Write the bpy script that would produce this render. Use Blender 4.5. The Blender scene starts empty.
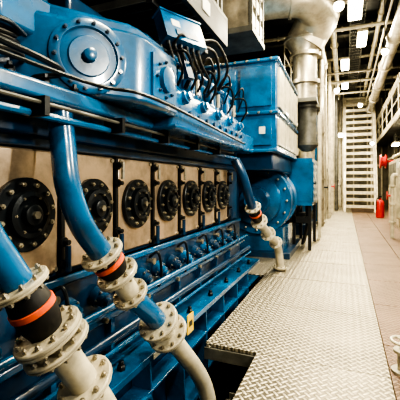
import bpy, bmesh, math, random
from mathutils import Vector, Matrix
random.seed(7)
S=bpy.context.scene
# ------------------------------------------------------------------ materials
class NT:
    def __init__(s,name):
        s.m=bpy.data.materials.new(name); s.m.use_nodes=True
        s.t=s.m.node_tree; s.n=s.t.nodes; s.l=s.t.links
        s.b=s.n['Principled BSDF']
    def node(s,typ,**k):
        x=s.n.new(typ)
        for a,b in k.items(): setattr(x,a,b)
        return x
    def math(s,op,a,b=None,c=None):
        x=s.n.new('ShaderNodeMath'); x.operation=op
        for i,v in enumerate((a,b,c)):
            if v is None: continue
            if isinstance(v,(int,float)): x.inputs[i].default_value=v
            else: s.l.new(v,x.inputs[i])
        return x.outputs[0]
def mat(name,col,rough=.4,metal=0,var=.25,scale=6,bump=0.0,coat=0,dark=None):
    s=NT(name); b=s.b
    tc=s.node('ShaderNodeTexCoord')
    nz=s.node('ShaderNodeTexNoise'); nz.inputs['Scale'].default_value=scale; nz.inputs['Detail'].default_value=6
    nz.inputs['Roughness'].default_value=.65
    s.l.new(tc.outputs['Object'],nz.inputs['Vector'])
    r=s.node('ShaderNodeValToRGB'); s.l.new(nz.outputs['Fac'],r.inputs['Fac'])
    d=dark or tuple(c*(1-var*1.6) for c in col)
    r.color_ramp.elements[0].position=.32; r.color_ramp.elements[0].color=(*d,1)
    r.color_ramp.elements[1].position=.6; r.color_ramp.elements[1].color=(*col,1)
    s.l.new(r.outputs['Color'],b.inputs['Base Color'])
    b.inputs['Metallic'].default_value=metal
    mr=s.node('ShaderNodeMapRange'); s.l.new(nz.outputs['Fac'],mr.inputs['Value'])
    mr.inputs['To Min'].default_value=min(1,rough+.18); mr.inputs['To Max'].default_value=max(.05,rough-.1)
    s.l.new(mr.outputs['Result'],b.inputs['Roughness'])
    if coat: b.inputs['Coat Weight'].default_value=coat; b.inputs['Coat Roughness'].default_value=.1
    if bump:
        n2=s.node('ShaderNodeTexNoise'); n2.inputs['Scale'].default_value=scale*6; s.l.new(tc.outputs['Object'],n2.inputs['Vector'])
        bp=s.node('ShaderNodeBump'); bp.inputs['Strength'].default_value=bump; bp.inputs['Distance'].default_value=.01
        s.l.new(n2.outputs['Fac'],bp.inputs['Height']); s.l.new(bp.outputs['Normal'],b.inputs['Normal'])
    return s.m
def plate_mat(name,c0,c1,tip,cell=.05,metal=.75,rough=.34):
    s=NT(name); b=s.b
    geo=s.node('ShaderNodeNewGeometry'); sp=s.node('ShaderNodeSeparateXYZ'); s.l.new(geo.outputs['Position'],sp.inputs[0])
    k=1/cell/math.sqrt(2)
    X=s.math('MULTIPLY',s.math('ADD',sp.outputs[0],sp.outputs[1]),k)
    Y=s.math('MULTIPLY',s.math('SUBTRACT',sp.outputs[0],sp.outputs[1]),k)
    def lat(x,y,sx,sy):
        a=s.math('MULTIPLY',s.math('ADD',x,y),.5); c=s.math('MULTIPLY',s.math('SUBTRACT',x,y),.5)
        da=s.math('SUBTRACT',a,s.math('ROUND',a)); dc=s.math('SUBTRACT',c,s.math('ROUND',c))
        dx=s.math('DIVIDE',s.math('ADD',da,dc),sx); dy=s.math('DIVIDE',s.math('SUBTRACT',da,dc),sy)
        q=s.math('ADD',s.math('MULTIPLY',dx,dx),s.math('MULTIPLY',dy,dy))
        return s.math('SUBTRACT',1,q)
    A=lat(X,Y,.78,.26); B=lat(s.math('ADD',X,1),Y,.26,.78)
    h=s.math('MAXIMUM',s.math('MAXIMUM',A,B),0)
    tc=geo.outputs['Position']
    nz=s.node('ShaderNodeTexNoise'); nz.inputs['Scale'].default_value=1.3; nz.inputs['Detail'].default_value=8; nz.inputs['Roughness'].default_value=.7
    s.l.new(tc,nz.inputs['Vector'])
    r=s.node('ShaderNodeValToRGB'); s.l.new(nz.outputs['Fac'],r.inputs['Fac'])
    r.color_ramp.elements[0].position=.36; r.color_ramp.elements[0].color=(*c0,1)
    r.color_ramp.elements[1].position=.6; r.color_ramp.elements[1].color=(*c1,1)
    mx=s.node('ShaderNodeMix',data_type='RGBA'); mx.blend_type='MIX'
    s.l.new(s.math('MINIMUM',s.math('MULTIPLY',h,1.6),1),mx.inputs[0]); s.l.new(r.outputs['Color'],mx.inputs[6])
    mx.inputs[7].default_value=(*tip,1)
    s.l.new(mx.outputs[2],b.inputs['Base Color'])
    b.inputs['Metallic'].default_value=metal
    mr=s.node('ShaderNodeMapRange'); s.l.new(nz.outputs['Fac'],mr.inputs['Value'])
    mr.inputs['To Min'].default_value=rough+.2; mr.inputs['To Max'].default_value=rough-.05
    s.l.new(mr.outputs['Result'],b.inputs['Roughness'])
    bp=s.node('ShaderNodeBump'); bp.inputs['Strength'].default_value=.9; bp.inputs['Distance'].default_value=.006
    s.l.new(h,bp.inputs['Height']); s.l.new(bp.outputs['Normal'],b.inputs['Normal'])
    return s.m
def emit(name,col,st):
    s=NT(name); s.b.inputs['Base Color'].default_value=(*col,1)
    s.b.inputs['Emission Color'].default_value=(*col,1); s.b.inputs['Emission Strength'].default_value=st
    return s.m
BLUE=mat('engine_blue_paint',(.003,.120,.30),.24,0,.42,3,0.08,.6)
BLUE2=mat('engine_dark_blue_and_bed_shade',(.002,.042,.115),.30,0,.4,3,0.08,.4)  # dark blue parts; on the engine bed it also carries painted-in shadow
STEEL=mat('brushed_steel_door',(.64,.50,.36),.32,.65,.3,4,.05)
NUT=mat('bolt_steel',(.5,.46,.37),.35,.85,.3,20)
BLACK=mat('black_cast_iron',(.011,.016,.022),.32,.3,.3,9,.1)
RUB=mat('black_rubber',(.007,.007,.008),.5,0,.3,9)
CREAM=mat('cream_paint',(.58,.53,.40),.33,0,.3,5,.05,.2)
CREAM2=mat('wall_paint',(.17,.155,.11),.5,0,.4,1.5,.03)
GREY=mat('grey_paint',(.13,.13,.115),.45,.2,.35,4,.05)
DARK=mat('dark_steel',(.018,.02,.023),.42,.4,.4,3,.1)
SILV=mat('insulation_cladding',(.46,.42,.34),.32,.6,.35,3,.1)
ORANGE=mat('orange_band',(.78,.11,.015),.45,0,.2,8)
YEL=mat('yellow_sign',(.75,.5,.03),.4,0,.1,8)
WHITE=mat('white_label',(.6,.6,.55),.4,0,.1,8)
RED=mat('red_paint',(.5,.015,.012),.3,0,.15,6)
BROWN=plate_mat('brown_floor_plate',(.06,.036,.025),(.135,.085,.058),(.24,.165,.115),.05,.4,.42)
PLATE=plate_mat('steel_checker_plate',(.075,.067,.052),(.19,.17,.13),(.50,.455,.36),.05,.75,.38)
PIT=mat('bilge_paint',(.02,.018,.018),.5,0,.4,2)
LAMP=emit('lamp_glow',(1,.9,.62),18)
# ------------------------------------------------------------------ mesh helper
def empty(name):
    e=bpy.data.objects.new(name,None); S.collection.objects.link(e); return e
class Part:
    def __init__(s,name,parent=None,bevel=0.0):
        s.name=name; s.bm=bmesh.new(); s.mats=[]; s.parent=parent; s.bevel=bevel
    def mi(s,m):
        if m not in s.mats: s.mats.append(m)
        return s.mats.index(m)
    def face(s,vs,m):
        try:
            f=s.bm.faces.new(vs); f.material_index=s.mi(m); f.smooth=True
        except ValueError: pass
    def box(s,x0,x1,y0,y1,z0,z1,m,M=None):
        c=[Vector((x,y,z)) for x in (x0,x1) for y in (y0,y1) for z in (z0,z1)]
        if M: c=[M@v for v in c]
        v=[s.bm.verts.new(p) for p in c]
        for q in ((0,1,3,2),(4,6,7,5),(0,4,5,1),(2,3,7,6),(0,2,6,4),(1,5,7,3)): s.face([v[i] for i in q],m)
    def prism(s,poly,axis,a0,a1,m):
        def P(p,a):
            if axis=='z': return (p[0],p[1],a)
            if axis=='y': return (p[0],a,p[1])
            return (a,p[0],p[1])
        A=[s.bm.verts.new(P(p,a0)) for p in poly]; B=[s.bm.verts.new(P(p,a1)) for p in poly]
        n=len(poly); s.face(A[::-1],m); s.face(B,m)
        for i in range(n): s.face([A[i],A[(i+1)%n],B[(i+1)%n],B[i]],m)
    def lathe(s,p,d,prof,m,seg=24,cap=True):
        p=Vector(p); d=Vector(d).normalized(); q=d.to_track_quat('Z','Y').to_matrix()
        rings=[]
        for t,r in prof:
            rings.append([s.bm.verts.new(p+q@Vector((r*math.cos(2*math.pi*i/seg),r*math.sin(2*math.pi*i/seg),t))) for i in range(seg)])
        for a,b in zip(rings,rings[1:]):
            for i in range(seg): s.face([a[i],a[(i+1)%seg],b[(i+1)%seg],b[i]],m)
        if cap: s.face(rings[0][::-1],m); s.face(rings[-1],m)
    def cyl(s,p0,p1,r,m,seg=16):
        p0=Vector(p0);p1=Vector(p1); s.lathe(p0,p1-p0,[(0,r),((p1-p0).length,r)],m,seg)
    def bolts(s,p,d,R,n,r,h,m,ph=0):
        p=Vector(p); d=Vector(d).normalized(); q=d.to_track_quat('Z','Y').to_matrix()
        for i in range(n):
            a=2*math.pi*i/n+ph
            c=p+q@Vector((R*math.cos(a),R*math.sin(a),0)); s.lathe(c,d,[(0,r),(h,r),(h,r*.55),(h*1.5,r*.55)],m,6)
    def tube(s,pts,r,m,seg=12,sm=8):
        pts=smooth(pts,sm) if sm else [Vector(p) for p in pts]
        n=len(pts); rings=[]; prev=None
        for i,p in enumerate(pts):
            t=(pts[min(i+1,n-1)]-pts[max(i-1,0)]).normalized()
            if prev is None: u=t.orthogonal().normalized()
            else: u=(prev-t*prev.dot(t)).normalized()
            prev=u; w=t.cross(u)
            rr=r[i] if isinstance(r,list) else r
            rings.append([s.bm.verts.new(p+rr*(math.cos(2*math.pi*k/seg)*u+math.sin(2*math.pi*k/seg)*w)) for k in range(seg)])
        for a,b in zip(rings,rings[1:]):
            for i in range(seg): s.face([a[i],a[(i+1)%seg],b[(i+1)%seg],b[i]],m)
        s.face(rings[0][::-1],m); s.face(rings[-1],m)
    def done(s):
        bmesh.ops.recalc_face_normals(s.bm,faces=s.bm.faces)
        me=bpy.data.meshes.new(s.name); s.bm.to_mesh(me); s.bm.free()
        for m in s.mats: me.materials.append(m)
        me.set_sharp_from_angle(angle=math.radians(38))
        o=bpy.data.objects.new(s.name,me); S.collection.objects.link(o)
        if s.parent: o.parent=s.parent
        if s.bevel:
            b=o.modifiers.new('bevel','BEVEL'); b.width=s.bevel; b.segments=2; b.limit_method='ANGLE'; b.angle_limit=math.radians(50)
        return o
def smooth(pts,k):
    P=[Vector(p) for p in pts]; P=[2*P[0]-P[1]]+P+[2*P[-1]-P[-2]]; out=[]
    for i in range(1,len(P)-2):
        a,b,c,d=P[i-1:i+3]
        for j in range(k):
            t=j/k
            out.append(.5*((2*b)+(c-a)*t+(2*a-5*b+4*c-d)*t*t+(-a+3*b-3*c+d)*t**3))
    out.append(P[-2]); return out
# ------------------------------------------------------------------ room
def simple(name,*boxes,bevel=0):
    p=Part(name,None,bevel)
    for b in boxes: p.box(*b)
    return p.done()
simple('floor_bilge',(-5,2.6,-3,26,-1.1,-1.0,PIT))
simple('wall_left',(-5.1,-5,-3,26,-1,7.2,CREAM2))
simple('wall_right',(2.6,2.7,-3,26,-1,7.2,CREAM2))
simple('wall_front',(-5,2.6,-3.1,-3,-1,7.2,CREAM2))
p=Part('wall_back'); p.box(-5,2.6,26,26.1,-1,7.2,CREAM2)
for i in range(9): p.box(-4.6+i*.85,-4.52+i*.85,25.85,26,0,7.1,CREAM)
for z in (2.6,4.8): p.box(-4.9,2.5,25.85,26,z,z+.12,CREAM)
p.done()
p=Part('ceiling'); p.box(-5,2.6,-3,26,7.2,7.3,DARK); p.done()
p=Part('ceiling_beam',None,.01)
for i in range(11):
    y=-1.5+i*2.5
    p.box(-4.95,2.55,y,y+.04,6.8,7.2,GREY); p.box(-4.95,2.55,y-.1,y+.14,6.75,6.8,CREAM if i%2 else GREY)
p.done()
# deck plates
p=Part('floor',None,.004)
ys=[-2.9,-1.6,-.3,.9,2.0,3.05,4.35,5.65,6.95,8.25,9.55,10.85,12.15,13.45,14.75,16.05,17.35,18.65,19.95,21.25,22.55,23.85,25.9]
for a,b in zip(ys,ys[1:]):
    x0=-.72 if b<=3.06 else -1.21
    p.box(x0,.325,a+.004,b-.004,-.03,0,PLATE)
    if a>5.6: p.box(-4.9,-1.218,a+.004,b-.004,-.03,0,PLATE)
for y in ys[1:-1]:
    for x in (-1.15,-.7,-.2,.27):
        if y<3.05 and x<-.6: continue
        p.lathe((x,y+.05,0),(0,0,1),[(0,.012),(.003,.01)],NUT,8)
        p.lathe((x,y-.05,0),(0,0,1),[(0,.012),(.003,.01)],NUT,8)
p.done()
p=Part('floor_side_plates',None,.004)
ys2=[-2.9,-1,1.2,2.5,3.7,4.9,6.1,7.3,8.5,9.7,10.9,12.1,13.3,14.5,16,18,20,22,24,25.9]
for a,b in zip(ys2,ys2[1:]):
    p.box(.335,1.0,a+.006,b-.006,-.06,-.02,BROWN); p.box(1.01,2.58,a+.006,b-.006,-.06,-.02,BROWN)
p.done()
p=Part('trim_deck_edge',None,.003)
p.box(-1.215,-.72,3.03,3.05,-.14,-.031,GREY); p.box(-.74,-.72,-2.9,3.02,-.14,-.031,DARK); p.box(-1.21,-1.19,3.06,5.6,-.14,-.031,DARK)
p.box(.30,.33,-2.9,25.8,-.14,-.07,DARK)
p.done()
p=Part('pipe_trench_grating')
for i in range(34): p.box(-.93,-.745,-.4+i*.1,-.385+i*.1,-.36,-.32,GREY)
for x in (-.92,-.83,-.76): p.box(x-.006,x+.006,-.45,3.0,-.375,-.361,GREY)
for y in (-.3,1.2,2.9):
    for x in (-.92,-.77): p.box(x-.02,x+.02,y-.02,y+.02,-1,-.376,DARK)
p.done()
# ------------------------------------------------------------------ ENGINE
E=empty('marine_diesel_engine')
p=Part('crankcase',E,.012)
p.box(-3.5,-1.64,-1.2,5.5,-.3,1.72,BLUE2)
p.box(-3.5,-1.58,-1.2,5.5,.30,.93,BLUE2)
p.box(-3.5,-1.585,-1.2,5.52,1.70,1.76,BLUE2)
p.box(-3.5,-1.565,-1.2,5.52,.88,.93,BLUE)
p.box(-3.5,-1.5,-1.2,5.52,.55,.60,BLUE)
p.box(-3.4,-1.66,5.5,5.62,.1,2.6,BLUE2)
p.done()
Ys=[1.38-.55*2+.55*i for i in range(9)]
Ys=[y for y in Ys if y<4.8]
p=Part('crankcase_doors',E,.014)
for y in Ys:
    p.box(-1.64,-1.605,y-.25,y+.25,.96,1.69,STEEL)
p.done()
p=Part('door_covers',E)
for y in Ys:
    c=(-1.606,y,1.33)
    p.lathe(c,(1,0,0),[(0,.20),(.03,.20),(.034,.195)],BLACK,36)
    p.lathe((-1.572,y,1.33),(1,0,0),[(0,.13),(.035,.125),(.04,.10),(.022,.095),(.022,.06),(.055,.055),(.06,.045)],BLACK,32)
    p.lathe((-1.515,y,1.33),(1,0,0),[(0,.022),(.02,.022)],NUT,6)
    p.bolts((-1.573,y,1.33),(1,0,0),.165,12,.014,.018,NUT,.2)
    p.bolts((-1.545,y,1.33),(1,0,0),.10,6,.009,.012,NUT)
    for dy in (-.22,.22):
        for z in (.985,1.665): p.lathe((-1.605,y+dy,z),(1,0,0),[(0,.016),(.015,.016)],NUT,6)
    yy=y+.275
    p.box(-1.63,-1.59,yy-.014,yy+.014,.95,1.69,DARK)
    for z in (1.0,1.14,1.5,1.63):
        p.lathe((-1.59,yy,z),(1,0,0),[(0,.03),(.015,.03),(.015,.016),(.05,.016)],BLACK,10)
    p.cyl((-1.54,yy,1.53),(-1.54,yy,1.66),.014,NUT,8)
    p.cyl((-1.55,yy,.96),(-1.55,yy,1.12),.018,BLUE2,8)
p.done()
p=Part('lower_side_fittings',E)
for y in Ys:
    for dy in (0,.275):
        c=Vector((-1.575,y+dy,.74))
        p.lathe(c,(1,0,-.35),[(0,.07),(.05,.07),(.055,.05),(.10,.05),(.105,.028),(.13,.028)],BLUE if dy else BLUE2,16)
        p.bolts(c+Vector((.05,0,-.017)),(1,0,-.35),.06,6,.007,.01,NUT)
    p.lathe((-1.575,y+.14,.83),(1,0,0),[(0,.02),(.05,.02),(.05,.03),(.07,.03)],NUT,8)
    p.box(-1.6,-1.53,y+.12,y+.16,.3,.55,BLUE)
    p.lathe((-1.5,y,.575),(1,0,0),[(0,.02),(.03,.02)],NUT,6)
    p.tube([(-1.56,y+.14,.86),(-1.48,y+.16,.9),(-1.47,y+.2,.7),(-1.5,y+.2,.6)],.012,BLACK,8)
p.tube([(-1.46,-1,.66),(-1.46,5.5,.66)],.022,BLUE,10,0)
p.tube([(-1.43,-1,.47),(-1.43,5.5,.47)],.03,BLUE2,10,0)
p.tube([(-1.4,-1,.40),(-1.4,5.5,.40)],.012,BLUE,8,0)
p.done()
p=Part('engine_bed',E,.008)
p.box(-1.6,-1.28,-1.2,5.62,.22,.27,BLUE)
p.box(-1.52,-1.46,-1.2,5.6,-.45,.22,BLUE2)  # darker blue on web and base puts the deep shadow into the colour
p.box(-1.6,-1.26,-1.2,5.62,-.5,-.45,BLUE)
p.box(-1.45,-1.29,-1.2,5.6,-.02,.0,BLUE)
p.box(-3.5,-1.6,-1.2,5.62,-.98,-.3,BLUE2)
for i in range(12):
    y=-1.1+i*.55
    p.prism([(-1.46,.22),(-1.46,-.45),(-1.28,-.45),(-1.3,.22)],'y',y,y+.02,BLUE)
    p.lathe((-1.36,y+.28,.27),(0,0,1),[(0,.03),(.03,.03),(.03,.02),(.06,.02)],BLACK,6)
p.done()
p=Part('warning_sign',E,.002)
p.box(-1.285,-1.277,2.80,2.93,.16,.33,YEL); p.box(-1.2765,-1.275,2.83,2.90,.22,.27,BLACK)
p.box(-1.277,-1.272,2.2,2.3,.225,.265,WHITE)
p.done()
p=Part('cylinder_block_top',E,.02)
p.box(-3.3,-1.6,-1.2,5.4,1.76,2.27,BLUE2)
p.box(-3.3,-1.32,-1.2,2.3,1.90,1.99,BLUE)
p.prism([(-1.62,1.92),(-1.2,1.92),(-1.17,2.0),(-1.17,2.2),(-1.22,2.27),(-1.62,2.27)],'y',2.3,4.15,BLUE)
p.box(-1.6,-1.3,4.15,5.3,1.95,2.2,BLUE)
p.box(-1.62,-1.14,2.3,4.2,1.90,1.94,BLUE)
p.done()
p=Part('camshaft_housing',E,.03)
fp=[(-1.62,1.28),(-1.50,1.36),(-1.18,1.80),(-1.15,1.90),(-1.15,2.32),(-1.22,2.42),(-1.7,2.42),(-1.9,1.5)]
p.prism(fp,'z',1.99,2.42,BLUE)
fp2=[(-1.66,1.36),(-1.53,1.42),(-1.24,1.84),(-1.22,1.93),(-1.22,2.26),(-1.3,2.36),(-1.7,2.36),(-1.9,1.55)]
p.prism(fp2,'z',2.40,2.50,BLUE)
p.done()
p=Part('camshaft_cover',E)
n=Vector((.81,-.587,0)); c=Vector((-1.355,1.6,2.215))
p.lathe(c-n*.05,n,[(0,.215),(.085,.215),(.09,.205),(.09,.165),(.07,.155),(.07,.12),(.085,.11),(.085,.04),(.12,.035),(.125,.02)],BLUE,40)
p.bolts(c+n*.04,n,.187,14,.012,.014,BLUE2,.1)
for dz in (-.17,.17):
    for dt in (-.25,.25):
        p.lathe(c+Vector((.587*dt,.81*dt,dz)),n,[(0,.022),(.02,.022)],BLUE2,6)
p.box(-1.155,-1.13,1.95,2.28,2.06,2.34,BLUE)
p.bolts((-1.13,2.115,2.2),(1,0,0),.12,8,.012,.014,BLUE2)
p.lathe((-1.13,2.115,2.2),(1,0,0),[(0,.09),(.03,.085),(.035,.06)],BLUE,24)
p.done()
p=Part('ledge_fittings',E)
for i in range(16):
    y=-.9+i*.2
    p.lathe((-1.36,y,1.99),(0,0,1),[(0,.022),(.025,.022),(.025,.012),(.045,.012)],BLACK,6)
for i in range(10):
    y=2.4+i*.19
    p.lathe((-1.168,y,2.06),(1,0,0),[(0,.022),(.02,.022)],BLUE2,6)
    if i%2==0: p.lathe((-1.19,y+.1,2.16),(1,0,.3),[(0,.05),(.05,.05),(.055,.035),(.08,.03)],BLUE,16)
p.lathe((-1.3,4.16,2.05),(0,1,0),[(0,.12),(.06,.12),(.06,.08),(.12,.075)],BLUE,20)
p.tube([(-1.29,-1,1.87),(-1.29,4.2,1.87)],.011,GREY,8,0)
p.tube([(-1.36,-1,1.83),(-1.36,4.6,1.83)],.02,BLUE,8,0)
p.tube([(-1.27,-1,2.03),(-1.27,1.3,2.03),(-1.1,1.75,2.02),(-1.1,2.4,2.02),(-1.12,4.1,1.97)],.011,BLACK,8)
p.tube([(-1.3,-1,2.07),(-1.3,1.2,2.08),(-1.45,1.3,2.02)],.016,BLACK,8)
for i in range(8):
    y=-.6+i*.6; p.box(-1.4,-1.26,y,y+.03,1.81,1.90,DARK)
p.tube([(-1.42,.5,1.95),(-1.42,.5,2.3),(-1.5,.9,2.35),(-1.6,1.2,2.2)],.03,BLUE2,10)
p.tube([(-1.34,.9,1.99),(-1.33,.92,2.15),(-1.38,1.1,2.22),(-1.5,1.3,2.25)],.012,BLACK,8)
for k in range(5):
    p.tube([(-1.42-.04*k,.2,2.02+.05*k),(-1.4-.03*k,.8,2.06+.05*k),(-1.38-.04*k,1.15,2.1+.04*k),(-1.62,1.38,2.14+.05*k)],.013,RUB,8)
p.done()
p=Part('air_manifold',E)
p.tube([(-2.0,1.75,2.2),(-1.78,1.42,2.25),(-1.74,1.28,2.5),(-1.74,1.28,2.85),(-1.95,1.2,3.1),(-2.4,1.2,3.2)],.2,BLUE2,28)
p.lathe((-1.74,1.28,2.66),(0,0,1),[(0,.24),(.035,.24)],BLUE2,28)
p.bolts((-1.74,1.28,2.695),(0,0,1),.22,12,.014,.016,NUT)
p.tube([(-2.4,.2,2.65),(-2.4,5.3,2.65)],.24,BLUE2,24,0)
p.done()
p=Part('cylinder_heads',E,.025)
for i in range(-2,7):
    y=1.38+.55*i
    p.box(-2.3,-1.5,y-.23,y+.23,2.27,2.5,BLUE)
    p.box(-2.2,-1.62,y-.2,y+.2,2.5,2.72,BLUE2)
p.done()
p=Part('fuel_pumps',E)
for i in range(2,6):
    y=1.28+.55*i
    p.lathe((-1.33,y,2.27),(0,0,1),[(0,.09),(.03,.09),(.03,.065),(.17,.06),(.18,.045),(.26,.04),(.27,.025),(.32,.025)],BLUE,20)
    p.bolts((-1.33,y,2.30),(0,0,1),.078,6,.01,.014,NUT)
    p.lathe((-1.33,y+.2,2.27),(0,0,1),[(0,.05),(.12,.05),(.12,.03),(.2,.03)],BLUE2,14)
    p.tube([(-1.33,y,2.57),(-1.28,y+.03,2.68),(-1.35,y+.1,2.72),(-1.5,y+.1,2.6)],.014,BLACK,8)
    p.tube([(-1.27,y,2.5),(-1.12,y+.04,2.5),(-1.12,y+.16,2.38),(-1.2,y+.22,2.27)],.012,BLACK,8)
    p.tube([(-1.3,y+.05,2.45),(-1.14,y+.0,2.62),(-1.2,y+.3,2.6),(-1.33,y+.5,2.45)],.010,RUB,8)
    p.cyl((-1.2,y-.1,2.27),(-1.2,y-.1,2.4),.02,NUT,8)
    p.box(-1.5,-1.38,y-.12,y+.1,2.3,2.52,BLUE)
p.tube([(-1.42,2.3,2.62),(-1.42,4.6,2.62)],.03,BLUE,12,0)
p.done()
p=Part('terminal_box',E,.008)
M=Matrix.Translation((-1.2,2.5,2.68))@Matrix.Rotation(math.radians(-25),4,'Z')@Matrix.Rotation(math.radians(68),4,'Y')
p.box(-.12,.12,-.2,.2,-.05,.05,BLUE,M); p.box(-.135,-.12,-.21,.21,-.06,.06,BLUE,M); p.box(-.06,.0,-.12,-.04,.05,.053,WHITE,M); p.box(.03,.08,-.1,.12,.05,.056,BLUE2,M)
p.box(.1,.4,-.03,.03,-.05,-.02,BLUE2,M)
for k in (-.16,-.1,-.04,.02,.08,.14):
    a=M@Vector((.12,k,0))
    p.lathe(a,(0,0,-1),[(0,.018),(.03,.018)],BLACK,8)
    p.tube([a,a+Vector((.03,.02,-.12)),a+Vector((.03,.12+k*.4,-.2)),a+Vector((-.05,.2+k*.4,-.28))],.011,RUB,8)
p.tube([M@Vector((0,.2,0)),(-1.06,2.95,2.75),(-1.04,3.2,2.6),(-1.2,3.4,2.45)],.013,RUB,8)
p.tube([M@Vector((.05,.2,0)),(-1.04,2.85,2.62),(-1.06,3.0,2.45),(-1.2,3.05,2.3)],.013,RUB,8)
p.done()
# ------------------------------------------------------------------ cooling pipes
def pipe(name,pts,r,spec,flanges,k=10):
    e=empty(name); path=smooth(pts,k)
    def at(t):
        x=t*k; i=min(int(x),len(path)-2); return path[i].lerp(path[i+1],x-i),(path[i+1]-path[i]).normalized()
    for j,(t0,t1,m,kind) in enumerate(spec):
        p=Part('section_%d'%(j+1),e)
        N=max(4,int((t1-t0)*k)); P=[at(t0+(t1-t0)*i/N)[0] for i in range(N+1)]
        if kind=='pipe': p.tube(P,r,m,24,0)
        else:
            N=16; P=[at(t0+(t1-t0)*i/N)[0] for i in range(N+1)]
            R=[r*(1.05+.32*math.sin(math.pi*i/N)) for i in range(N+1)]
            p.tube(P,R,m,28,0)
            mid,d=at(t0+(t1-t0)*.42); p.lathe(mid-d*.016,d,[(0,r*1.35),(.003,r*1.43),(.029,r*1.43),(.032,r*1.35)],ORANGE,28)
        p.done()
    p=Part('flanges',e)
    for t,R,th,m,n in flanges:
        c,d=at(t); p.lathe(c-d*th,d,[(0,R*.72),(.0,R*.97),(.004,R),(th-.003,R),(th-.003,R*.96),(th+.003,R*.96),(th+.003,R),(2*th-.004,R),(2*th,R*.97),(2*th+.001,r*1.25),(2*th+.035,r*1.06)],m,32)
        p.bolts(c+d*th,d,R*.83,n,.013,.014,NUT); p.bolts(c-d*th,-d,R*.83,n,.013,.014,NUT)
    p.done(); return e
A=[(-1.44,1.47,1.9),(-1.42,1.476,1.72),(-1.38,1.47,1.49),(-1.36,1.557,1.265),(-1.32,1.69,1.075),(-1.28,1.782,.939),(-1.25,1.90,.772),(-1.2,2.092,.577),(-1.15,2.33,.30),(-1.08,2.716,-.21),(-1.02,2.8,-.8),(-1.02,2.8,-1.0)]
pipe('cooling_water_pipe',A,.068,[(0,4.0,BLUE,'pipe'),(4.0,4.9,RUB,'b'),(4.9,5.9,CREAM,'pipe'),(5.9,7.1,BLUE,'pipe'),(7.1,11,CREAM,'pipe')],
 [(3.95,.13,.014,CREAM,10),(4.95,.13,.016,CREAM,10),(5.85,.115,.013,CREAM,10),(7.15,.145,.018,CREAM,10),(7.6,.145,.014,CREAM,10)])
Bp=[(-1.42,.88,1.9),(-1.37,.89,1.6),(-1.32,.936,1.336),(-1.28,1.013,1.166),(-1.25,1.059,1.067),(-1.22,1.119,.934),(-1.19,1.172,.819),(-1.14,1.259,.645),(-1.08,1.437,.32),(-1.0,1.62,-.3),(-1.0,1.65,-1.0)]
pipe('cooling_water_pipe',Bp,.068,[(0,4.0,BLUE,'pipe'),(4.0,5.7,RUB,'b'),(5.7,10,CREAM,'pipe')],
 [(3.95,.125,.013,CREAM,10),(5.8,.15,.018,CREAM,12),(6.25,.15,.012,CREAM,12),(7.3,.135,.014,CREAM,10)])
C=[(-1.42,4.7,1.83),(-1.32,4.75,1.6),(-1.25,4.88,1.26),(-1.2,5.16,.95),(-1.12,5.5,.70),(-1.05,5.9,.46),(-1.03,6.05,.15),(-1.03,6.07,.0)]
pipe('cooling_water_pipe',C,.066,[(0,2.4,BLUE2,'pipe'),(2.4,3.0,RUB,'b'),(3.0,7,CREAM,'pipe')],
 [(2.35,.12,.014,CREAM,8),(3.1,.13,.016,CREAM,8),(4.0,.12,.014,CREAM,8),(4.8,.11,.014,CREAM,8),(6.6,.12,.014,CREAM,8)])
p=Part('drain_pipe')
p.tube([(-1.24,.6,.1),(-1.21,1.0,.12),(-1.21,1.9,.10),(-1.23,2.1,-.1),(-1.23,2.15,-.95)],.02,BLUE,10)
p.done()
# ------------------------------------------------------------------ charge air cooler
K=empty('charge_air_cooler')
p=Part('casing',K,.02)
p.box(-2.3,-1.02,5.7,8.2,2.05,3.5,BLUE)
p.box(-2.34,-.98,5.64,8.24,2.62,2.68,BLUE); p.box(-2.34,-.98,5.64,8.24,3.48,3.54,BLUE); p.box(-2.34,-.98,5.64,8.24,2.0,2.06,BLUE)
p.box(-2.2,-1.1,5.8,8.0,1.72,2.0,BLUE2)
p.box(-2.8,-1.85,5.7,6.4,0,1.72,BLUE2)
p.box(-2.8,-2.3,7.9,8.2,0,1.72,BLUE2); p.box(-2.3,-1.9,7.9,8.2,1.6,1.9,BLUE2)
p.done()
p=Part('side_panels',K,.01)
for i in range(4):
    p.box(-1.02,-.985,5.8+i*.6,6.3+i*.6,2.75,3.4,CREAM); p.box(-1.02,-.985,5.8+i*.6,6.3+i*.6,2.12,2.56,CREAM)
for i in range(6):
    p.lathe((-2.1+i*.2,5.64,2.65),(0,-1,0),[(0,.022),(.02,.022)],NUT,6); p.lathe((-2.1+i*.2,5.64,3.51),(0,-1,0),[(0,.022),(.02,.022)],NUT,6)
for (a,b) in ((-2.2,-1.7),(-1.62,-1.1)):
    p.box(a,b,5.66,5.7,2.76,3.4,BLUE); p.box(a,b,5.66,5.7,2.12,2.55,BLUE)
p.box(-1.3,-1.2,5.655,5.66,2.3,2.42,WHITE)
p.done()
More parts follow.
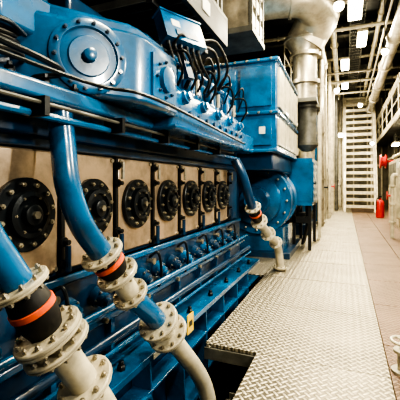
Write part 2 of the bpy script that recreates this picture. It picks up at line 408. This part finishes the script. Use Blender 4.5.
# ------------------------------------------------------------------ generator
G=empty('electric_generator')
p=Part('stator',G,.01)
p.lathe((-1.65,7.0,1.15),(0,1,0),[(0,.40),(0,.68),(.08,.70),(.10,.64),(.16,.62),(.9,.62),(.92,.68),(1.0,.68),(1.02,.62),(1.8,.62),(1.82,.7),(1.92,.7),(1.94,.5)],BLUE,40)
p.lathe((-1.65,6.98,1.15),(0,-1,0),[(0,.5),(.1,.48),(.14,.3),(.3,.28),(.3,.12),(.55,.12)],BLUE,32)
p.bolts((-1.65,6.99,1.15),(0,-1,0),.6,16,.025,.03,NUT)
p.box(-2.3,-1.0,7.0,9.0,0.0,.12,BLUE2); p.box(-2.15,-1.15,7.1,8.9,.12,.6,BLUE)
p.done()
p=Part('terminal_cabinet',G,.015)
p.box(-1.15,-.66,8.0,9.6,1.0,2.05,BLUE); p.box(-.66,-.64,8.08,9.52,1.08,1.97,BLUE)
p.box(-1.1,-.7,7.985,8.0,1.1,1.95,BLUE)
p.box(-.64,-.637,8.5,8.7,1.6,1.75,WHITE); p.lathe((-.64,8.2,1.5),(1,0,0),[(0,.03),(.04,.03)],BLACK,10)
for x in (-1.1,-.76):
    for y in (8.1,9.4): p.box(x,x+.07,y,y+.07,0,1.0,DARK)
p.box(-1.2,-.75,8.1,9.5,.6,.75,DARK)
for k in range(4): p.tube([(-.8,8.2+k*.12,1.0),(-.79,8.2+k*.12,.6),(-.9,8.3+k*.12,.1)],.03,RUB,8)
p.done()
p=Part('auxiliary_pump_set',None,.015)
p.box(-1.9,-.95,10.4,12.4,0,.3,BLUE2); p.lathe((-1.4,10.5,.8),(0,1,0),[(0,.3),(.05,.42),(1.0,.42),(1.05,.3),(1.5,.25),(1.5,.45),(1.6,.45),(1.8,.4)],BLUE,28)
p.box(-1.5,-1.3,10.8,12,1.2,1.5,GREY); p.box(-1.7,-1.1,10.7,12.2,.3,.6,BLUE2)
p.done()
# ------------------------------------------------------------------ overhead gallery above engine
p=Part('engine_gallery',None,.006)
g0,g1=2.3,3.45
p.box(-4.9,-1.15,g0,g1,2.98,3.04,DARK)
p.box(-1.17,-1.12,g0,g1,2.9,3.16,DARK)
for i in range(9): p.box(-3.9,-1.18,g0+.05+i*.12,g0+.07+i*.12,2.91,2.98,GREY)
for i in range(3): p.box(-3.0+i*.8,-2.94+i*.8,g0,g1,2.86,2.91,DARK)
p.box(-1.12,-1.11,2.75,2.92,2.98,3.1,WHITE)
for i in range(9): p.box(-1.2,-1.13,g0+.06+i*.115,g0+.1+i*.115,3.2,3.85,GREY if i%3 else DARK)
p.box(-1.22,-1.12,g0,g1,3.16,3.2,GREY); p.box(-1.22,-1.12,g0,g1,3.85,3.9,GREY)
p.box(-4.9,-4.8,2.7,2.8,-1,2.98,DARK)
p.done()
p=Part('exhaust_casing',None,.01)
p.box(-3.2,-1.35,2.4,3.4,3.1,6.0,DARK)
p.box(-3.2,-1.75,3.4,4.25,3.4,6.0,DARK)
p.box(-2.6,-1.1,4.25,4.9,3.45,6.0,SILV)
for i in range(9): p.box(-1.1,-1.07,4.3,4.85,3.5+i*.26,3.65+i*.26,CREAM)
for i in range(4): p.box(-1.11,-1.06,4.25+i*.21,4.28+i*.21,3.45,6.0,GREY)
p.box(-2.65,-1.05,4.22,4.93,3.38,3.45,GREY)
p.tube([(-1.5,3.5,3.6),(-1.45,3.75,3.6),(-1.45,3.9,3.9),(-1.45,3.9,6.0)],.09,SILV,16)
p.tube([(-1.35,3.6,3.3),(-1.35,3.7,3.4),(-1.3,3.75,3.9),(-1.3,3.75,6.0)],.04,BLACK,12)
p.done()
p=Part('exhaust_duct')
p.tube([(-4.2,7.6,5.6),(-2.2,7.7,5.6),(-1.3,7.75,5.6),(-.75,7.95,5.55),(-.55,8.4,5.4),(-.75,8.75,5.15),(-.9,8.8,4.9)],.46,SILV,32)
for q,d in (((-1.9,7.7,5.6),(1,.03,0)),((-1.1,7.8,5.6),(1,.25,-.05)),((-.9,8.8,4.97),(0,0,-1))): p.lathe(q,d,[(0,.5),(.06,.5)],SILV,32)
p.lathe((-.9,8.8,4.95),(0,0,-1),[(0,.50),(.06,.50),(.06,.46),(.3,.3),(.35,.3),(.35,.36),(.42,.36),(.42,.28),(1.0,.28),(1.0,.36),(1.08,.36),(1.08,.28),(1.45,.28)],SILV,32)
p.bolts((-.9,8.8,4.6),(0,0,-1),.33,12,.02,.03,NUT)
p.lathe((-.85,8.9,3.37),(0,0,-1),[(0,.3),(.06,.3),(.06,.22),(.9,.22),(.9,.26),(.96,.26),(1.1,.12)],GREY,28)
p.lathe((-1.5,9.85,3.3),(0,0,-1),[(0,.25),(2.0,.25)],SILV,24)
p.done()
p=Part('duct_support_frame',None,.01)
p.box(-1.5,-.6,8.4,9.3,3.38,3.48,GREY)
for x in (-1.48,-.66):
    for y in (9.7,10.15): p.box(x,x+.06,y,y+.06,0,3.38,CREAM)
p.box(-1.5,-.6,9.3,10.2,3.38,3.48,GREY)
p.done()
for (x,y,r,m) in ((-.78,12.8,.11,SILV),(-1.35,13.2,.22,CREAM),(-.95,13.6,.09,BLUE),(-1.15,15.2,.25,SILV),(-.62,16.1,.07,CREAM),(-.45,20.5,.1,GREY),(-.3,23.6,.12,CREAM)):
    p=Part('riser_pipe'); p.cyl((x,y,0),(x,y,6.7),r,m,24)
    for z in (.1,1.6,3.2,4.8,6.2): p.lathe((x,y,z),(0,0,1),[(0,r*1.35),(.06,r*1.35)],m,24)
    p.lathe((x+r,y,1.35),(1,0,0),[(0,.03),(.12,.03),(.12,.1),(.14,.1)],RED if r<.1 else BLACK,16)
    p.done()
for (x,y) in ((-.8,14.8),(-.62,19.0),(2.0,8.6),(-.9,22)):
    p=Part('support_column',None,.01)
    p.box(x-.12,x+.12,y-.015,y+.015,0,6.7,CREAM); p.box(x-.12,x-.095,y-.12,y+.12,0,6.7,CREAM); p.box(x+.095,x+.12,y-.12,y+.12,0,6.7,CREAM)
    p.box(x-.18,x+.18,y-.18,y+.18,0,.03,CREAM); p.done()
p=Part('mezzanine_platform',None,.006)
for z in (2.75,4.9):
    p.box(-4.9,-1.75,11.0,25.6,z,z+.05,DARK); p.box(-1.78,-1.72,11.0,25.6,z-.15,z+.12,CREAM)
    for i in range(12): p.box(-4.9,-1.8,11.1+i*1.25,11.15+i*1.25,z-.15,z,GREY)
    for i in range(11): p.cyl((-1.75,11.1+i*1.4,z+.1),(-1.75,11.1+i*1.4,z+1.1),.022,CREAM,8)
    for dz in (.6,1.1): p.tube([(-1.75,11,z+dz),(-1.75,25.5,z+dz)],.022,CREAM,8,0)
for y in (11.1,18,25.3): p.box(-1.95,-1.85,y,y+.1,0,4.9,CREAM)
p.done()
# ------------------------------------------------------------------ stairs
T=empty('ship_stairs')
p=Part('stringers_and_treads',T,.006)
y0,y1,H=19.7,21.7,6.35; x0,x1=-.06,1.48
for x in (x0,x1-.11):
    p.prism([(y0-.05,0),(y0+.28,0),(y1+.28,H),(y1-.1,H)],'x',x,x+.11,CREAM)
n=17
for i in range(1,n+1):
    f=i/(n+1); y=y0+f*(y1-y0); z=H*f
    p.box(x0+.11,x1-.11,y-.02,y+.22,z-.15,z,CREAM)
p.box(-.15,1.5,y1+.02,y1+1.4,H-.1,H,CREAM)
for x in (-.15,1.4):
    p.box(x,x+.1,y1+1.2,y1+1.3,0,H-.1,CREAM)
p.done()
p=Part('handrails',T)
for x in (x0-.02,x1+.02):
    for dz in (.55,1.0):
        f=1 if dz<.6 else .9
        p.tube([(x,y0,dz-.1),(x,y0+(y1-y0)*f,H*f+dz-.1)],.028,CREAM,10,0)
    for i in range(5):
        f=i/5; y=y0+f*(y1-y0); z=H*f; p.cyl((x,y,z),(x,y,z+.9),.025,CREAM,8)
p.done()
# ------------------------------------------------------------------ right side
p=Part('electrical_switchboard',None,.015)
p.box(1.6,2.5,12.6,15.6,0,2.3,CREAM)
for i in range(4):
    p.box(1.58,1.6,12.65+i*.74,13.3+i*.74,.1,1.3,CREAM); p.box(1.58,1.6,12.65+i*.74,13.3+i*.74,1.4,2.2,GREY)
p.box(1.7,2.4,12.585,12.6,.2,2.1,CREAM)
p.done()
p=Part('expansion_tank',None,.01)
p.lathe((1.75,11.0,.45),(0,0,1),[(0,.2),(.05,.4),(.1,.45),(1.5,.45),(1.6,.4),(1.7,.2),(1.75,.12),(2.0,.12),(2.0,.2),(2.06,.2)],CREAM,28)
for a in range(3):
    x=1.75+.3*math.cos(a*2.09); y=11+.3*math.sin(a*2.09); p.box(x-.04,x+.04,y-.04,y+.04,-.02,.6,CREAM)
p.tube([(1.35,10.9,1.7),(1.22,10.9,1.7),(1.2,10.9,1.4),(1.2,10.9,.2),(1.2,10.9,-.02)],.05,CREAM,12)
for z in (.4,.9,1.4): p.lathe((1.2,10.9,z),(0,0,1),[(0,.09),(.05,.09)],CREAM,16)
p.lathe((1.2,10.9,1.15),(-1,0,0),[(0,.03),(.12,.03),(.12,.12),(.14,.12)],RED,16)
p.tube([(1.75,11,2.5),(1.75,11,3.0),(1.75,11.3,3.3),(2.2,11.4,3.35),(2.58,11.4,3.35)],.09,SILV,16)
p.box(1.28,1.32,10.6,10.8,1.9,2.1,WHITE)
p.done()
p=Part('wall_junction_box',None,.01)
for i in range(6):
    y=7+i*2.6; p.box(2.4,2.6,y,y+.6,1.2+.3*(i%2),2.1,GREY if i%2 else CREAM); p.tube([(2.5,y+.3,2.1),(2.5,y+.3,6.7 if y<11.5 else 3.8)],.03,RUB,8,0)
p.done()
p=Part('fire_extinguisher')
p.lathe((1.42,17.2,-.02),(0,0,1),[(0,.15),(.02,.17),(.65,.17),(.75,.12),(.8,.05),(.88,.05)],RED,20)
p.box(1.36,1.48,17.16,17.24,.86,.93,BLACK); p.tube([(1.42,17.16,.83),(1.28,17.05,.8),(1.25,17.05,.3)],.02,RUB,8); p.done()
p=Part('fire_hose_reel'); p.lathe((1.6,16.5,2.4),(-1,0,0),[(-.9,.05),(0,.05),(0,.28),(.05,.3),(.05,.2),(.2,.2),(.2,.3),(.25,.28)],RED,24); p.done()
p=Part('seawater_valve')
vx,vy=.435,3.22
p.lathe((vx,vy,-.02),(0,0,1),[(0,.09),(.02,.09),(.02,.045),(.14,.045),(.16,.075),(.18,.075),(.18,.03),(.24,.02)],CREAM,20)
pts=[(vx+.09*math.cos(a*math.pi/8),vy+.09*math.sin(a*math.pi/8),.23) for a in range(17)]
p.tube(pts,.012,CREAM,8,0)
for a in (0,1,2): p.cyl((vx+.09*math.cos(a*2.09),vy+.09*math.sin(a*2.09),.23),(vx,vy,.23),.01,CREAM,8)
p.tube([(vx+.04,vy,.08),(.6,vy,.08),(.8,vy,.08),(.9,vy,-.02)],.045,CREAM,12)
p.done()
# ------------------------------------------------------------------ overhead services
def run(name,x,z,r,m,y0=-2.9,y1=25.8):
    p=Part(name); p.tube([(x,y0,z),(x,y1,z)],r,m,20,0)
    y=y0+1
    while y<y1:
        p.lathe((x,y,z),(0,1,0),[(0,r*1.35),(.06,r*1.35)],m,20); p.box(x-.015,x+.015,y+.1,y+.13,z,6.7,GREY); y+=2.6
    p.done()
run('overhead_pipe',1.3,5.6,.17,SILV,-2.9,22); run('overhead_pipe',1.8,5.2,.1,CREAM); run('overhead_pipe',.95,6.35,.07,CREAM,-2.9,21.3)
run('overhead_pipe',1.9,4.3,.13,GREY,5,11.5); run('overhead_pipe',-.35,6.35,.1,CREAM,9.6,21.5); run('overhead_pipe',-.72,5.85,.11,SILV,9.8,14)
run('overhead_pipe',2.2,3.5,.1,CREAM,8,11); run('overhead_pipe',1.05,5.9,.03,CREAM,-2.9,21.3); run('overhead_pipe',2.25,5.7,.14,GREY)
run('overhead_pipe',2.3,2.8,.08,CREAM,6,25); run('overhead_pipe',2.35,.5,.09,CREAM,3,12.4); run('overhead_pipe',1.6,6.35,.1,GREY)
p=Part('transverse_pipe')
for i,(y,z,r,m) in enumerate(((11.3,6.1,.055,CREAM),(15.8,6.1,.05,SILV),(17.2,6.1,.06,CREAM),(19.4,6.1,.05,CREAM))):
    p.tube([(-4.9,y,z),(2.5,y,z)],r,m,14,0)
    for x in (-2,-.1,.7,2.0): p.lathe((x,y,z),(1,0,0),[(0,r*1.4),(.05,r*1.4)],m,14)
p.done()
p=Part('cable_tray')
for x in (.15,.55): p.box(x-.01,x+.01,4,21.3,6.4,6.5,GREY)
for i in range(57): p.box(.16,.54,4+i*.3,4.04+i*.3,6.4,6.42,GREY)
for k in range(6): p.tube([(.2+k*.055,4,6.45),(.2+k*.055,21.3,6.45)],.022,RUB,8,0)
for i in range(6): p.box(.34,.36,4.5+i*2.8,4.53+i*2.8,6.42,7.2,GREY)
p.done()
p=Part('upper_catwalk',None,.006)
p.box(1.75,2.55,12,25.8,3.9,3.96,DARK); p.box(1.72,1.76,12,25.8,3.82,4.05,CREAM)
for i in range(8): p.cyl((1.74,12.1+i*1.9,4.05),(1.74,12.1+i*1.9,5.0),.025,CREAM,8)
for z in (4.5,5.0): p.tube([(1.74,12,z),(1.74,25.8,z)],.025,CREAM,8,0)
p.done()
p=Part('control_cabinet',None,.015)
for i in range(3):
    p.box(-2.2+i*.01,-.9,16.6+i*1.6,18.0+i*1.6,0,2.3+.2*(i%2),GREY); p.box(-.9,-.88,16.7+i*1.6,17.9+i*1.6,.2,2.1,GREY if i%2 else CREAM)
    p.box(-2.1,-1.0,16.585+i*1.6,16.6+i*1.6,.2,2.1,CREAM)
p.done()
p=Part('door_1',None,.01); p.box(-.75,-.05,25.75,25.84,0,2.1,GREY); p.box(-.82,.02,25.78,25.845,0,2.18,CREAM); p.lathe((-.15,25.75,1.05),(0,-1,0),[(0,.03),(.08,.03)],NUT,10); p.done()
# ------------------------------------------------------------------ lights
def lamp(x,y,z,w,l=1.2,wd=.3,col=(1,.87,.61)):
    e=empty('ceiling_light')
    p=Part('fixture',e,.005); p.box(x-wd/2,x+wd/2,y-l/2,y+l/2,z,z+.08,CREAM); p.box(x-wd/2+.02,x+wd/2-.02,y-l/2+.02,y+l/2-.02,z-.05,z,LAMP)
    p.box(x-.01,x+.01,y-.3,y-.28,z+.08,7.2,GREY); p.box(x-.01,x+.01,y+.28,y+.3,z+.08,7.2,GREY)
    p.done()
    L=bpy.data.lights.new('lamp','AREA'); L.shape='RECTANGLE'; L.size=wd; L.size_y=l; L.energy=w; L.color=col
    o=bpy.data.objects.new('lamp',L); S.collection.objects.link(o); o.location=(x,y,z-.07); o.parent=e
for x,y,z,w in ((.5,12.3,6.1,200),(0,14.4,6.0,200),(.0,18.2,6.2,280),(.2,8,5.2,180),(.1,4.6,4.9,150),(.6,1.6,4.6,130),(-2.6,7,4.6,60),(2.2,18.5,3.3,50),(-.2,21.3,4.2,110),(-3.2,14,4.3,120)):
    lamp(x,y,z,w)
def added_globe(x,y,z,w,top):  # added pendants, there to brighten the duct, ceiling and cooler front
    e=empty('added_globe_lamp')
    p=Part('added_globe_body',e); p.lathe((x,y,z+.1),(0,0,-1),[(0,.05),(.03,.09),(.05,.09)],GREY,16)
    p.lathe((x,y,z+.05),(0,0,-1),[(0,.07),(.03,.085),(.08,.08),(.12,.05),(.14,.01)],LAMP,16); p.cyl((x,y,z+.1),(x,y,top),.012,GREY,8); p.done()
    L=bpy.data.lights.new('added_bulb','POINT'); L.shadow_soft_size=.1; L.energy=w; L.color=(1,.88,.62)
    o=bpy.data.objects.new('added_bulb',L); S.collection.objects.link(o); o.location=(x,y,z-.22); o.parent=e
for a in ((-.1,6.6,4.6,60,7.2),(.95,10.2,4.9,60,7.2),(-.25,12.6,4.6,50,7.2),(.6,16.3,4.8,90,7.2),(1.2,18.6,3.4,40,7.2),(-.5,24.6,5.4,60,7.2),(-1.35,17.4,4.2,60,7.2)): added_globe(*a)
def added_flood(x,y,z,tx,ty,tz,w):  # added light with an invented fitting, aimed to give the engine side highlights
    e=empty('added_floodlight'); d=(Vector((tx,ty,tz))-Vector((x,y,z))).normalized()
    p=Part('added_flood_housing',e); p.lathe(Vector((x,y,z))-d*.15,d,[(0,.1),(.05,.2),(.15,.22)],GREY,20); p.lathe(Vector((x,y,z)),d,[(0,.2),(.01,.2)],LAMP,20)
    p.tube([Vector((x,y,z))-d*.12,(2.6,y,z)],.03,GREY,8,0); p.done()
    L=bpy.data.lights.new('lamp','AREA'); L.shape='DISK'; L.size=.4; L.energy=w; L.color=(1,.93,.78)
    o=bpy.data.objects.new('lamp',L); S.collection.objects.link(o); o.location=Vector((x,y,z))+d*.03
    o.rotation_euler=d.to_track_quat('-Z','Y').to_euler(); o.parent=e
added_flood(2.2,.6,3.1,-1.5,2.6,1.5,60)
added_flood(2.2,3.2,3.2,-1.5,5.4,2.0,95)
W=bpy.data.worlds.new('world'); S.world=W; W.use_nodes=True
W.node_tree.nodes['Background'].inputs[0].default_value=(.5,.6,.65,1); W.node_tree.nodes['Background'].inputs[1].default_value=.2
# ------------------------------------------------------------------ camera
c=bpy.data.cameras.new('camera'); c.sensor_width=36; c.lens=31.5; c.shift_y=-.0425; c.clip_start=.05
o=bpy.data.objects.new('camera',c); S.collection.objects.link(o); o.location=(0,0,1.5); o.rotation_euler=(math.pi/2,0,math.atan(145/350))
S.camera=o
S.view_settings.view_transform='AgX'; S.view_settings.look='AgX - Very High Contrast'; S.view_settings.exposure=.6
